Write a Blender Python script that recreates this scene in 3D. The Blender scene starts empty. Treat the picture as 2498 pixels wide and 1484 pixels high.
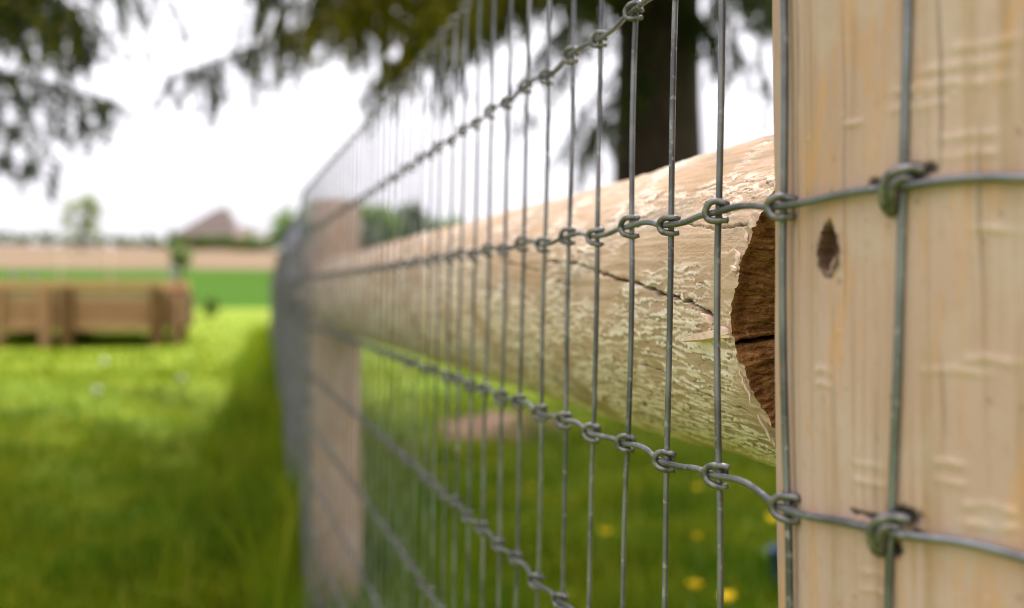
import bpy, math, random
import numpy as np
random.seed(7)
RNG = np.random.default_rng(7)
R_ = math.radians
EYE = 0.85                                    # lens height above the lawn

# ------------------------------------------------------------------ camera, world, sun, exposure
sc = bpy.context.scene
COL = sc.collection
cam_d = bpy.data.cameras.new("camera")
cam = bpy.data.objects.new("camera", cam_d)
COL.objects.link(cam)
cam.location = (0, 0, EYE)
cam.rotation_euler = (R_(90 - 0.62), 0, 0)
cam_d.sensor_width = 36.0
cam_d.lens = 39.8
cam_d.clip_start = 0.01
cam_d.clip_end = 3000
cam_d.dof.use_dof = True
cam_d.dof.focus_distance = 0.465
cam_d.dof.aperture_fstop = 6.2
cam_d.dof.aperture_blades = 0
sc.camera = cam

SUN_EL, SUN_AZ = 63.0, 8.0                   # azimuth measured from +Y towards +X
world = bpy.data.worlds.new("World")
sc.world = world
world.use_nodes = True
wn = world.node_tree
wn.nodes.clear()
w_out = wn.nodes.new("ShaderNodeOutputWorld")
w_bg = wn.nodes.new("ShaderNodeBackground")
w_sky = wn.nodes.new("ShaderNodeTexSky")
w_sky.sky_type = 'NISHITA'
w_sky.sun_disc = False
w_sky.sun_elevation = R_(SUN_EL)
w_sky.sun_rotation = R_(SUN_AZ)
w_sky.dust_density = 3.0
w_sky.air_density = 1.2
w_hsv = wn.nodes.new("ShaderNodeHueSaturation")   # thin bright overcast: hardly any blue left
w_hsv.inputs["Saturation"].default_value = 0.10
w_mix = wn.nodes.new("ShaderNodeMix")
w_mix.data_type = 'RGBA'
w_mix.inputs["Factor"].default_value = 0.65
w_mix.inputs["B"].default_value = (7.85, 7.6, 8.35, 1)
wn.links.new(w_sky.outputs[0], w_hsv.inputs["Color"])
wn.links.new(w_hsv.outputs[0], w_mix.inputs["A"])
w_tc = wn.nodes.new("ShaderNodeTexCoord")
w_sep = wn.nodes.new("ShaderNodeSeparateXYZ")
w_mr = wn.nodes.new("ShaderNodeMapRange")          # an overcast sky is brighter overhead than at the horizon
w_mr.inputs["From Min"].default_value = 0.06
w_mr.inputs["From Max"].default_value = 0.75
w_mr.inputs["To Min"].default_value = 0.58
w_mr.inputs["To Max"].default_value = 1.55
w_mul = wn.nodes.new("ShaderNodeVectorMath")
w_mul.operation = 'SCALE'
wn.links.new(w_tc.outputs["Generated"], w_sep.inputs[0])
wn.links.new(w_sep.outputs["Z"], w_mr.inputs["Value"])
wn.links.new(w_mix.outputs["Result"], w_mul.inputs[0])
wn.links.new(w_mr.outputs["Result"], w_mul.inputs["Scale"])
wn.links.new(w_mul.outputs[0], w_bg.inputs["Color"])
w_bg.inputs["Strength"].default_value = 0.10
wn.links.new(w_bg.outputs[0], w_out.inputs["Surface"])

sun_d = bpy.data.lights.new("sun", 'SUN')
sun_d.energy = 3.9
sun_d.angle = R_(3)
sun_d.color = (1.0, 0.97, 0.93)
sun = bpy.data.objects.new("sun", sun_d)
COL.objects.link(sun)
sun.rotation_euler = (R_(90 - SUN_EL), 0, R_(180 - SUN_AZ))
sun.location = (20, 30, 40)

sc.view_settings.view_transform = 'Standard'
sc.view_settings.look = 'None'
sc.view_settings.gamma = 1
sc.view_settings.exposure = 1.54
sc.render.engine = 'CYCLES'
sc.cycles.max_bounces = 8
sc.cycles.transparent_max_bounces = 8
sc.cycles.use_denoising = True
sc.cycles.filter_width = 1.0

# ------------------------------------------------------------------ numpy helpers
F = 2761.0                                    # focal length in pixels of a 2498 px wide picture

def at(px, py, Y):
    return np.array([(px - 1249) / F * Y, Y, EYE - (py - 712) / F * Y])

def _hash(ix, iy, seed):
    h = (ix.astype(np.int64) * 374761393 + iy.astype(np.int64) * 668265263 + seed * 974634777) & 0xFFFFFFFF
    h = ((h ^ (h >> 13)) * 1274126177) & 0xFFFFFFFF
    return (h ^ (h >> 16)) & 0xFFFFFFFF

def gnoise(x, y, seed=0):
    x = np.asarray(x, float); y = np.asarray(y, float)
    x, y = np.broadcast_arrays(x, y)
    ix = np.floor(x).astype(np.int64); iy = np.floor(y).astype(np.int64)
    fx = x - ix; fy = y - iy
    def g(i, j):
        a = _hash(ix + i, iy + j, seed) / 4294967296.0 * 2 * np.pi
        return np.cos(a) * (fx - i) + np.sin(a) * (fy - j)
    sx = fx * fx * fx * (fx * (fx * 6 - 15) + 10); sy = fy * fy * fy * (fy * (fy * 6 - 15) + 10)
    a = g(0, 0) * (1 - sx) + g(1, 0) * sx
    b = g(0, 1) * (1 - sx) + g(1, 1) * sx
    return (a * (1 - sy) + b * sy) * 1.5

def fbm(x, y, seed=0, oct=4, gain=0.5):
    t = 0; amp = 1; tot = 0
    for o in range(oct):
        t = t + amp * gnoise(np.asarray(x) * 2 ** o, np.asarray(y) * 2 ** o, seed + o * 17)
        tot += amp; amp *= gain
    return t / tot

def sstep(a, b, x):
    t = np.clip((x - a) / (b - a), 0, 1)
    return t * t * (3 - 2 * t)

class MB:
    """collects shapes for ONE mesh object"""
    def __init__(s):
        s.v = []; s.q = []; s.t = []; s.n = 0; s.attr = []
    def add(s, v, quads=None, tris=None, attr=None):
        v = np.asarray(v, float).reshape(-1, 3)
        s.v.append(v)
        if quads is not None and len(quads): s.q.append(np.asarray(quads, np.int64).reshape(-1, 4) + s.n)
        if tris is not None and len(tris): s.t.append(np.asarray(tris, np.int64).reshape(-1, 3) + s.n)
        s.attr.append(np.zeros((len(v), 4)) if attr is None else np.broadcast_to(np.asarray(attr, float), (len(v), 4)))
        s.n += len(v)
    def box(s, c, size, rz=0.0, attr=None, bev=0.0):
        hx, hy, hz = np.array(size) / 2
        b = min(bev, hx * .45, hy * .45, hz * .45)
        if b <= 0:
            p = np.array([[x, y, z] for z in (-hz, hz) for x, y in ((-hx, -hy), (hx, -hy), (hx, hy), (-hx, hy))])
            q = [[3, 2, 1, 0], [4, 5, 6, 7], [0, 1, 5, 4], [1, 2, 6, 5], [2, 3, 7, 6], [3, 0, 4, 7]]
        else:
            def ring(ax, ay, z):
                return [[-ax + b, -ay, z], [ax - b, -ay, z], [ax, -ay + b, z], [ax, ay - b, z], [ax - b, ay, z], [-ax + b, ay, z], [-ax, ay - b, z], [-ax, -ay + b, z]]
            p = np.array(ring(hx - b, hy - b, -hz) + ring(hx, hy, -hz + b) + ring(hx, hy, hz - b) + ring(hx - b, hy - b, hz))
            q = []
            for k in range(3):
                for i in range(8):
                    j = (i + 1) % 8
                    q.append([k * 8 + i, k * 8 + j, k * 8 + 8 + j, k * 8 + 8 + i])
            q += [[3, 2, 1, 0], [7, 4, 3, 0], [7, 6, 5, 4], [24, 25, 26, 27], [24, 27, 28, 31], [28, 29, 30, 31]]
        ca, sa = math.cos(rz), math.sin(rz)
        w = p.copy(); w[:, 0] = p[:, 0] * ca - p[:, 1] * sa; w[:, 1] = p[:, 0] * sa + p[:, 1] * ca
        s.add(w + np.array(c), q, attr=attr)
    def tube(s, P, r, sides=8, cap=True, attr=None):
        P = np.asarray(P, float); n = len(P)
        r = np.broadcast_to(np.asarray(r, float), (n,))
        T = np.gradient(P, axis=0); T /= np.linalg.norm(T, axis=1)[:, None] + 1e-12
        ref = np.array([0, 0, 1.0]) if abs(T[0][2]) < 0.9 else np.array([1.0, 0, 0])
        N = np.zeros((n, 3))
        a = np.cross(T[0], ref); a /= np.linalg.norm(a); N[0] = a
        for i in range(1, n):
            a = N[i - 1] - T[i] * np.dot(N[i - 1], T[i]); N[i] = a / (np.linalg.norm(a) + 1e-12)
        B = np.cross(T, N)
        th = np.arange(sides) / sides * 2 * np.pi
        V = P[:, None, :] + r[:, None, None] * (np.cos(th)[None, :, None] * N[:, None, :] + np.sin(th)[None, :, None] * B[:, None, :])
        i = np.arange(n - 1)[:, None] * sides; j = np.arange(sides)[None, :]; j2 = (j + 1) % sides
        Q = np.stack([i + j, i + j2, i + sides + j2, i + sides + j], -1).reshape(-1, 4)
        V = V.reshape(-1, 3); tr = None
        if cap:
            V = np.vstack([V, P[0] - T[0] * r[0] * .25, P[-1] + T[-1] * r[-1] * .25])
            k = n * sides
            tr = [[k, (a + 1) % sides, a] for a in range(sides)] + [[k + 1, (n - 1) * sides + a, (n - 1) * sides + (a + 1) % sides] for a in range(sides)]
        s.add(V, Q, tr, attr)
    def blades(s, C, D, W, L, w, attr=None):
        """little lozenge leaves: centre C, direction D, side W, length L, width w"""
        C = np.asarray(C); k = len(C)
        L = np.broadcast_to(L, (k,))[:, None]; w = np.broadcast_to(w, (k,))[:, None]
        V = np.stack([C - D * L * .5, C + W * w * .5, C + D * L * .5, C - W * w * .5], 1).reshape(-1, 3)
        Q = (np.arange(k)[:, None] * 4 + np.arange(4)[None, :])
        s.add(V, Q, attr=None if attr is None else np.repeat(attr, 4, axis=0))
    def build(s, name, mat, parent=None, smooth=True, uv=None, attr=False):
        me = bpy.data.meshes.new(name)
        V = np.vstack(s.v)
        Q = np.vstack(s.q) if s.q else np.zeros((0, 4), np.int64)
        T = np.vstack(s.t) if s.t else np.zeros((0, 3), np.int64)
        me.vertices.add(len(V)); me.vertices.foreach_set("co", V.astype(np.float32).ravel())
        idx = np.concatenate([Q.ravel(), T.ravel()]).astype(np.int32)
        me.loops.add(len(idx)); me.loops.foreach_set("vertex_index", idx)
        npol = len(Q) + len(T)
        st = np.concatenate([np.arange(len(Q)) * 4, len(Q) * 4 + np.arange(len(T)) * 3]).astype(np.int32)
        me.polygons.add(npol); me.polygons.foreach_set("loop_start", st)
        me.polygons.foreach_set("use_smooth", np.full(npol, smooth))
        me.update(calc_edges=True)
        if uv is not None:
            l = me.uv_layers.new(name="UVMap")
            l.data.foreach_set("uv", np.asarray(uv)[idx].astype(np.float32).ravel())
        if attr:
            a = me.attributes.new("tone", 'FLOAT_COLOR', 'POINT')
            a.data.foreach_set("color", np.vstack(s.attr).astype(np.float32).ravel())
        me.validate()
        o = bpy.data.objects.new(name, me)
        if mat: me.materials.append(mat)
        COL.objects.link(o)
        if parent is not None:
            o.parent = parent
            o.matrix_parent_inverse = parent.matrix_world.inverted() if False else o.matrix_parent_inverse
            if parent.type == 'EMPTY' and any(parent.location):
                o.location = (-parent.location[0], -parent.location[1], -parent.location[2])
        return o

def empty(name, loc=(0, 0, 0)):
    o = bpy.data.objects.new(name, None)
    o.empty_display_size = .1
    o.location = loc
    COL.objects.link(o)
    return o

def tag(o, label=None, cat=None, group=None, kind=None):
    if label: o["label"] = label
    if cat: o["category"] = cat
    if group: o["group"] = group
    if kind: o["kind"] = kind
    return o

# ------------------------------------------------------------------ materials
class NT:
    def __init__(s, name):
        s.m = bpy.data.materials.new(name); s.m.use_nodes = True
        s.t = s.m.node_tree; s.t.nodes.clear()
        s.out = s.n("ShaderNodeOutputMaterial")
    def n(s, typ, **kw):
        nd = s.t.nodes.new(typ)
        for k, v in kw.items(): setattr(nd, k, v)
        return nd
    def l(s, a, b): s.t.links.new(a, b)
    def val(s, sock, v):
        if hasattr(v, "is_output") or isinstance(v, bpy.types.NodeSocket): s.l(v, sock)
        else: sock.default_value = v
    def coord(s, kind="Object", scale=(1, 1, 1), loc=(0, 0, 0)):
        tc = s.n("ShaderNodeTexCoord"); mp = s.n("ShaderNodeMapping")
        mp.inputs["Scale"].default_value = scale; mp.inputs["Location"].default_value = loc
        s.l(tc.outputs[kind], mp.inputs["Vector"]); return mp.outputs[0]
    def noise(s, vec, scale, detail=3, rough=.5, dist=0.0):
        nd = s.n("ShaderNodeTexNoise")
        s.l(vec, nd.inputs["Vector"]); nd.inputs["Scale"].default_value = scale
        nd.inputs["Detail"].default_value = detail; nd.inputs["Roughness"].default_value = rough
        nd.inputs["Distortion"].default_value = dist
        return nd.outputs["Fac"]
    def ramp(s, fac, stops, interp='LINEAR'):
        nd = s.n("ShaderNodeValToRGB"); cr = nd.color_ramp; cr.interpolation = interp
        while len(cr.elements) < len(stops): cr.elements.new(.5)
        for e, (p, c) in zip(cr.elements, stops):
            e.position = p; e.color = (c, c, c, 1) if not hasattr(c, "__len__") else (*c[:3], 1)
        s.l(fac, nd.inputs[0]); return nd.outputs[0]
    def mix(s, f, a, b, blend='MIX'):
        nd = s.n("ShaderNodeMix"); nd.data_type = 'RGBA'; nd.blend_type = blend
        s.val(nd.inputs["Factor"], f)
        for k, v in (("A", a), ("B", b)):
            if isinstance(v, (tuple, list)): v = (*v[:3], 1)
            s.val(nd.inputs[k], v)
        return nd.outputs["Result"]
    def math(s, op, a, b=0.0, clamp=False):
        nd = s.n("ShaderNodeMath", operation=op, use_clamp=clamp)
        s.val(nd.inputs[0], a); s.val(nd.inputs[1], b); return nd.outputs[0]
    def tone(s):
        a = s.n("ShaderNodeAttribute", attribute_name="tone")
        sp = s.n("ShaderNodeSeparateColor"); s.l(a.outputs["Color"], sp.inputs[0])
        return sp.outputs[0], sp.outputs[1], sp.outputs[2]
    def bump(s, h, strength=.5, dist=.002):
        nd = s.n("ShaderNodeBump"); nd.inputs["Strength"].default_value = strength
        nd.inputs["Distance"].default_value = dist; s.l(h, nd.inputs["Height"]); return nd.outputs[0]
    def done(s, color, rough=.8, metal=0.0, normal=None, spec=.3, trans=0.0):
        p = s.n("ShaderNodeBsdfPrincipled")
        if isinstance(color, (tuple, list)): color = (*color[:3], 1)
        s.val(p.inputs["Base Color"], color); s.val(p.inputs["Roughness"], rough)
        s.val(p.inputs["Metallic"], metal); p.inputs["Specular IOR Level"].default_value = spec
        if normal: s.l(normal, p.inputs["Normal"])
        if trans:
            t = s.n("ShaderNodeBsdfTranslucent"); s.val(t.inputs["Color"], color)
            m = s.n("ShaderNodeMixShader"); m.inputs[0].default_value = trans
            s.l(p.outputs[0], m.inputs[1]); s.l(t.outputs[0], m.inputs[2]); s.l(m.outputs[0], s.out.inputs[0])
        else:
            s.l(p.outputs[0], s.out.inputs[0])
        return s.m

def m_simple(name, c1, c2, scale=8, rough=.85, stretch=(1, 1, 1), bump=.0, trans=0.0, detail=4):
    t = NT(name); v = t.coord("Object", stretch)
    f = t.noise(v, scale, detail)
    c = t.mix(t.ramp(f, [(.3, 0), (.7, 1)]), c1, c2)
    nrm = t.bump(f, .6, bump) if bump else None
    return t.done(c, rough, normal=nrm, trans=trans)

def m_leaf(name, c1, c2, c3, trans=.35, rough=.6):
    """foliage: tone.r picks the leaf's own shade, tone.g its age"""
    t = NT(name); r, g, b = t.tone()
    c = t.mix(r, c1, c2); c = t.mix(g, c, c3)
    return t.done(c, rough, trans=trans, spec=.10)

def m_wire():
    t = NT("galvanised_wire"); v = t.coord("Object")
    f = t.noise(v, 260, 4); f2 = t.noise(v, 35, 3)
    c = t.mix(t.ramp(f2, [(.40, 0), (.60, 1)]), (.092, .093, .101), (.190, .190, .205))
    c = t.mix(t.ramp(f, [(.60, 0), (.72, .6)]), c, (.40, .40, .41))
    return t.done(c, t.ramp(f, [(.3, .32), (.7, .55)]), metal=.7, normal=t.bump(f, .25, .0004), spec=.5)

def m_knot():
    t = NT("knot_wire"); v = t.coord("Object")
    f = t.noise(v, 300, 3)
    c = t.mix(t.ramp(f, [(.35, 0), (.7, 1)]), (.075, .071, .070), (.225, .212, .205))
    return t.done(c, .45, metal=.65, spec=.5)

def m_rail():
    t = NT("peeled_rail_wood"); uv = t.coord("UV")
    r, g, b = t.tone()
    v1 = t.coord("UV", (18, 260, 1)); grain = t.noise(v1, 1, 5, .6, .4)
    v2 = t.coord("UV", (14, 22, 1)); blotch = t.noise(v2, 1, 4, .55, .5)
    v3 = t.coord("UV", (260, 700, 1)); fine = t.noise(v3, 1, 3, .6)
    base = t.mix(t.ramp(blotch, [(.35, 0), (.65, 1)]), (.41, .275, .175), (.50, .355, .255))
    base = t.mix(t.ramp(grain, [(.35, .55), (.55, 0)]), base, (.33, .205, .10))
    base = t.mix(t.ramp(b, [(0, 0), (1, .55)]), base, (.245, .185, .108))         # olive shade and grass bounce painted on the underside
    gp = t.noise(t.coord("UV", (9, 34, 1), (2.2, 5.1, 0)), 1, 5, .65, .6)
    base = t.mix(t.ramp(gp, [(.50, 0), (.64, .6)]), base, (.27, .215, .155))
    pale = t.mix(t.ramp(blotch, [(.4, 0), (.62, 1)]), (.80, .675, .56), (.78, .68, .58))
    base = t.mix(t.math('MULTIPLY', r, .92), base, pale)                          # dry papery bast left on
    base = t.mix(t.ramp(fine, [(.30, .45), (.46, 0)]), base, (.27, .18, .10))
    base = t.mix(g, base, (.035, .022, .012))                                     # dirt in cracks, painted shadow beside flake edges
    h = t.math('ADD', t.math('MULTIPLY', grain, .5), t.math('MULTIPLY', fine, .5))
    return t.done(base, .85, normal=t.bump(h, .6, .0012), spec=.2)

def m_post():
    t = NT("round_post_wood")
    r, g, b = t.tone()
    grain = t.noise(t.coord("UV", (170, 4, 1)), 1, 5, .6, .6)
    grain2 = t.noise(t.coord("UV", (75, 7, 1)), 1, 4, .6, 1.2)
    blotch = t.noise(t.coord("UV", (16, 9, 1)), 1, 4, .55)
    fine = t.noise(t.coord("UV", (520, 120, 1)), 1, 3, .65)
    c = t.mix(t.ramp(blotch, [(.35, 0), (.68, 1)]), (.375, .248, .187), (.43, .307, .252))
    c = t.mix(t.ramp(grain2, [(.54, 0), (.60, .42), (.66, 0)]), c, (.45, .225, .075))      # resin streaks
    c = t.mix(t.ramp(grain, [(.32, .8), (.50, 0)]), c, (.29, .18, .095))
    c = t.mix(t.ramp(fine, [(.28, .45), (.42, 0)]), c, (.33, .24, .15))
    mott = t.noise(t.coord("UV", (420, 170, 1)), 1, 5, .7, .2)
    c = t.mix(t.ramp(mott, [(.34, .55), (.47, 0)]), c, (.33, .225, .15))
    patch = t.noise(t.coord("UV", (62, 13, 1), (3.1, 1.7, 0)), 1, 4, .6, .6)
    c = t.mix(t.ramp(patch, [(.555, 0), (.64, .55)]), c, (.49, .25, .085))
    grey = t.noise(t.coord("UV", (30, 24, 1), (7.3, .4, 0)), 1, 4, .6)
    c = t.mix(t.ramp(grey, [(.52, 0), (.70, .40)]), c, (.42, .36, .30))
    c = t.mix(t.math('MULTIPLY', r, .22), c, (.66, .53, .40))                             # raised fuzzy ridges
    c = t.mix(t.math('MULTIPLY', b, .95), c, (.055, .022, .010))                               # brown heart in gouge
    c = t.mix(g, c, (.022, .016, .012))                                                   # black stain by the wire
    h = t.math('ADD', t.math('MULTIPLY', grain, .6), t.math('MULTIPLY', fine, .4))
    return t.done(c, .8, normal=t.bump(h, .45, .0010), spec=.25)

def m_end():
    t = NT("brown_end_grain"); r, g, b = t.tone()
    v = t.coord("Object", (90, 90, 520)); f = t.noise(v, 1, 5, .7, .8)
    v2 = t.coord("Object"); f2 = t.noise(v2, 600, 3, .6)
    c = t.mix(t.ramp(f, [(.32, 0), (.66, 1)]), (.095, .040, .014), (.40, .19, .068))
    c = t.mix(t.ramp(f2, [(.58, 0), (.72, .7)]), c, (.46, .25, .10))
    c = t.mix(g, c, (.008, .004, .002))
    return t.done(c, .95, normal=t.bump(t.math('ADD', f, f2), .9, .0022), spec=.1)

M = dict(
    wire=m_wire(), knot=m_knot(), rail=m_rail(), post=m_post(), end=m_end(),
    splinter=m_simple("splintered_wood", (.54, .37, .27), (.70, .53, .43), 300, .85),
    bark=m_simple("spruce_bark", (.020, .013, .009), (.055, .036, .026), 14, .95, (1, 1, .35), .03),
    twig=m_simple("twig_bark", (.035, .026, .018), (.07, .05, .035), 30, .9),
    needle=m_leaf("spruce_needles", (.024, .042, .015), (.060, .090, .016), (.30, .25, .006), .28),
    grass=m_leaf("grass_blades", (.056, .128, .003), (.180, .212, .005), (.33, .30, .03), .5, .55),
    leaf=m_leaf("broad_leaves", (.055, .115, .018), (.12, .20, .032), (.22, .27, .06), .5),
    leaf_pale=m_leaf('pale_leaves', (.13, .18, .06), (.21, .26, .10), (.32, .34, .14), .6),
    leaf_dark=m_leaf("dark_leaves", (.02, .045, .014), (.05, .09, .022), (.09, .12, .03), .3),
    soil=m_simple("bare_soil", (.17, .085, .055), (.26, .15, .105), 12, .95, bump=.02),
    timber=m_simple("planter_timber", (.26, .135, .068), (.39, .22, .115), 6, .85, (1, 1, 6)),
    timber_dark=m_simple("planter_timber_shaded", (.10, .05, .016), (.17, .09, .03), 6, .85, (4, 4, 1)),
    timber_mid=m_simple("planter_upper_timber", (.34, .23, .14), (.44, .30, .19), 6, .85, (1, 1, 6)),
    timber_pale=m_simple("planter_rail_timber", (.38, .215, .095), (.48, .29, .14), 6, .8, (1, 4, 6)),
    greypost=m_simple("grey_post_wood", (.11, .105, .10), (.19, .18, .165), 9, .9, (4, 4, 1)),
    tanpost=m_simple("tan_post_wood", (.34, .26, .16), (.45, .36, .24), 9, .9, (4, 4, 1)),
    roof=m_simple("roof_tiles", (.085, .062, .052), (.13, .096, .082), 1.3, .9, (1, 1, 3)),
    slate=m_simple("slate_roof", (.12, .12, .14), (.2, .2, .22), 1.3, .9),
    brick=m_simple("house_brick", (.28, .14, .09), (.36, .2, .14), 2, .9),
    render=m_simple("pale_wall", (.6, .58, .54), (.72, .70, .66), 1, .9),
    glass=m_simple("window_glass", (.05, .06, .07), (.09, .10, .11), 1, .15),
    blue=m_simple("blue_plastic", (.008, .03, .085), (.012, .045, .12), 20, .4),
    steel=m_simple("bucket_handle_steel", (.3, .3, .3), (.42, .42, .42), 30, .4),
    petal=m_simple("buttercup_petal", (.78, .52, .005), (.85, .62, .01), 80, .4, trans=.25),
    stem=m_simple("flower_stem", (.06, .13, .02), (.11, .19, .04), 60, .6),
    clock=m_simple("dandelion_fluff", (.62, .62, .56), (.75, .74, .68), 60, .8, trans=.3),
)

def m_lawn():
    t = NT("lawn_turf"); v = t.coord("Object")
    f = t.noise(v, 1.1, 5, .6); f2 = t.noise(v, 9, 5, .65)
    c = t.mix(t.ramp(f, [(.35, 0), (.65, 1)]), (.075, .13, .004), (.18, .20, .006))
    c = t.mix(t.ramp(f2, [(.35, .6), (.55, 0)]), c, (.035, .085, .003))
    return t.done(c, .9, normal=t.bump(f2, .8, .03), spec=.1)
def m_crop():
    t = NT("young_crop"); v = t.coord("Object", (1, .25, 1)); f = t.noise(v, .7, 4, .6)
    c = t.mix(f, (.029, .062, .010), (.037, .072, .013))
    return t.done(c, 1.0, spec=.0)
def m_plough():
    t = NT("dry_field_soil"); v = t.coord("Object", (.3, 1, 1)); f = t.noise(v, .35, 4, .6)
    c = t.mix(f, (.110, .077, .050), (.132, .097, .067))
    return t.done(c, 1.0, spec=.0)
M["lawn"], M["crop"], M["plough"] = m_lawn(), m_crop(), m_plough()

# ------------------------------------------------------------------ terrain
def ground_z(x, y):
    x = np.asarray(x, float); y = np.asarray(y, float)
    prof = np.interp(y, [-1e4, 44, 110, 205, 240, 420, 1e4], [0, 0, 3.15, 8.72, 9.4, 6.5, 6.5])
    tilt = -.0185 * np.clip(x + 60, -60, 60) * sstep(60, 200, y)
    return prof + tilt + .035 * gnoise(x * .35, y * .35, 5) * sstep(3, 9, np.hypot(x, y))

def sheet(name, mat, xs, ys):
    X, Y = np.meshgrid(xs, ys)
    V = np.stack([X, Y, ground_z(X, Y)], -1).reshape(-1, 3)
    nx = len(xs); i = np.arange(len(ys) - 1)[:, None] * nx; j = np.arange(nx - 1)[None, :]
    Q = np.stack([i + j, i + j + 1, i + nx + j + 1, i + nx + j], -1).reshape(-1, 4)
    b = MB(); b.add(V, Q)
    o = b.build(name, mat); o["kind"] = 'structure'
    return o
XS = np.unique(np.concatenate([np.linspace(-900, -60, 30), np.linspace(-60, -14, 24), np.linspace(-14, 14, 86), np.linspace(14, 60, 24), np.linspace(60, 900, 30)]))
sheet("lawn", M["lawn"], XS, np.concatenate([np.linspace(-60, -4, 15), np.linspace(-3.6, 26, 120), np.linspace(27, 47, 20)]))
sheet("crop_field", M["crop"], XS, np.linspace(47, 112, 27))
sheet("ploughed_field", M["plough"], XS, np.concatenate([np.linspace(112, 240, 40), np.linspace(250, 900, 20)]))

# bare earth under the spruce
th = np.linspace(0, 2 * np.pi, 49)[:-1]
rr = 1 + .25 * gnoise(np.cos(th) * 2, np.sin(th) * 2, 3)
b = MB()
cx, cy = -.06, 7.15
ring = []
for k, f in enumerate((1.0, .66, .33)):
    x = cx + .42 * f * rr * np.cos(th); y = cy + .75 * f * rr * np.sin(th)
    ring.append(np.stack([x, y, ground_z(x, y) + .004 + .03 * (1 - f)], -1))
V = np.vstack(ring + [np.array([[cx, cy, float(ground_z(cx, cy)) + .035]])])
Q = [[k * 48 + i, k * 48 + (i + 1) % 48, k * 48 + 48 + (i + 1) % 48, k * 48 + 48 + i] for k in range(2) for i in range(48)]
T = [[96 + i, 96 + (i + 1) % 48, 144] for i in range(48)]
b.add(V, Q, T)
o = b.build("bare_earth", M["soil"]); o["kind"] = 'structure'

# ------------------------------------------------------------------ fence line
A1 = math.atan(707 / F)
D1 = np.array([-math.sin(A1), math.cos(A1)]); N1 = np.array([math.cos(A1), math.sin(A1)])
A2 = math.atan((1249 - 650) / F)
D2 = np.array([-math.sin(A2), math.cos(A2)]); N2 = np.array([math.cos(A2), math.sin(A2)])
U0 = 0.183                                    # lens to mesh, square off
S_POST, R_POST = 0.325, 0.110
S2 = 2.69                                     # second post
R2 = 0.058
C_POST = (U0 + R_POST) * N1 + S_POST * D1
P2 = U0 * N1 + S2 * D1
S_END = 23.0

def mesh_pos(s, z, off=0.0):
    """point of the netting: s along the run, z above the lens; off = outwards towards the lens side"""
    zz = z
    if s < S_POST:
        ph = (S_POST - s) / R_POST
        c = C_POST + np.array([-.012 * zz, 0])
        p = c + (R_POST + .0016 + off) * (-N1 * math.cos(ph) - D1 * math.sin(ph))
    elif s < S2:
        k = float(sstep(.34, .52, s)) * float(1 - sstep(2.3, 2.65, s))
        k0 = 1 - float(sstep(S_POST, .40, s))
        bow = .004 * math.sin(max(0, s - .4) * 2.1) * k
        p = (U0 - .0016 * k0 - off + .022 * zz * k + bow) * N1 + s * D1 + np.array([-.012 * zz * k0, 0])
    else:
        p = P2 + (s - S2) * D2 - off * N2 + N2 * (.012 * math.sin((s - S2) * 2.5))
    return np.array([p[0], p[1], EYE + z])

LEVELS = [.229 - .1 * k for k in range(11)]
SV = [.120, .176, .232, .2866, .3434, .3977]
s = .4475
while s < S_END:
    SV.append(s + random.uniform(-.0012, .0012) + (0 if s < .9 else random.uniform(-.003, .003))); s += .05
NV = len(SV)
def node_z(i, k):
    a = .0010 if (i % 2) else -.0010          # crimped in pairs
    rnd = math.sin(i * 12.9898 + k * 78.233) * 43758.5453
    rnd = rnd - math.floor(rnd) - .5
    return LEVELS[k] + a + rnd * .0010
def node_s(i, k):
    rnd = math.sin(i * 39.3468 + k * 11.135) * 24634.6345
    rnd = rnd - math.floor(rnd) - .5
    lean = -.035 * LEVELS[k] if SV[i] < .33 else 0
    return SV[i] + rnd * .0028 + lean

def smooth_path(P, sub):
    P = np.asarray(P); n = len(P)
    Pm = np.vstack([2 * P[0] - P[1], P, 2 * P[-1] - P[-2]])
    out = []
    for i in range(n - 1):
        p0, p1, p2, p3 = Pm[i:i + 4]
        for t in np.linspace(0, 1, sub, endpoint=False):
            out.append(.5 * ((2 * p1) + (-p0 + p2) * t + (2 * p0 - 5 * p1 + 4 * p2 - p3) * t * t + (-p0 + 3 * p1 - 3 * p2 + p3) * t ** 3))
    out.append(P[-1]); return np.array(out)

FENCE_BASE = (float(C_POST[0]), float(C_POST[1]), 0.0)
fence = empty("wire_fence", FENCE_BASE)
tag(fence, "galvanised knotted wire mesh fence on thick round tan timber posts and rails", "fence")

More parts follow.
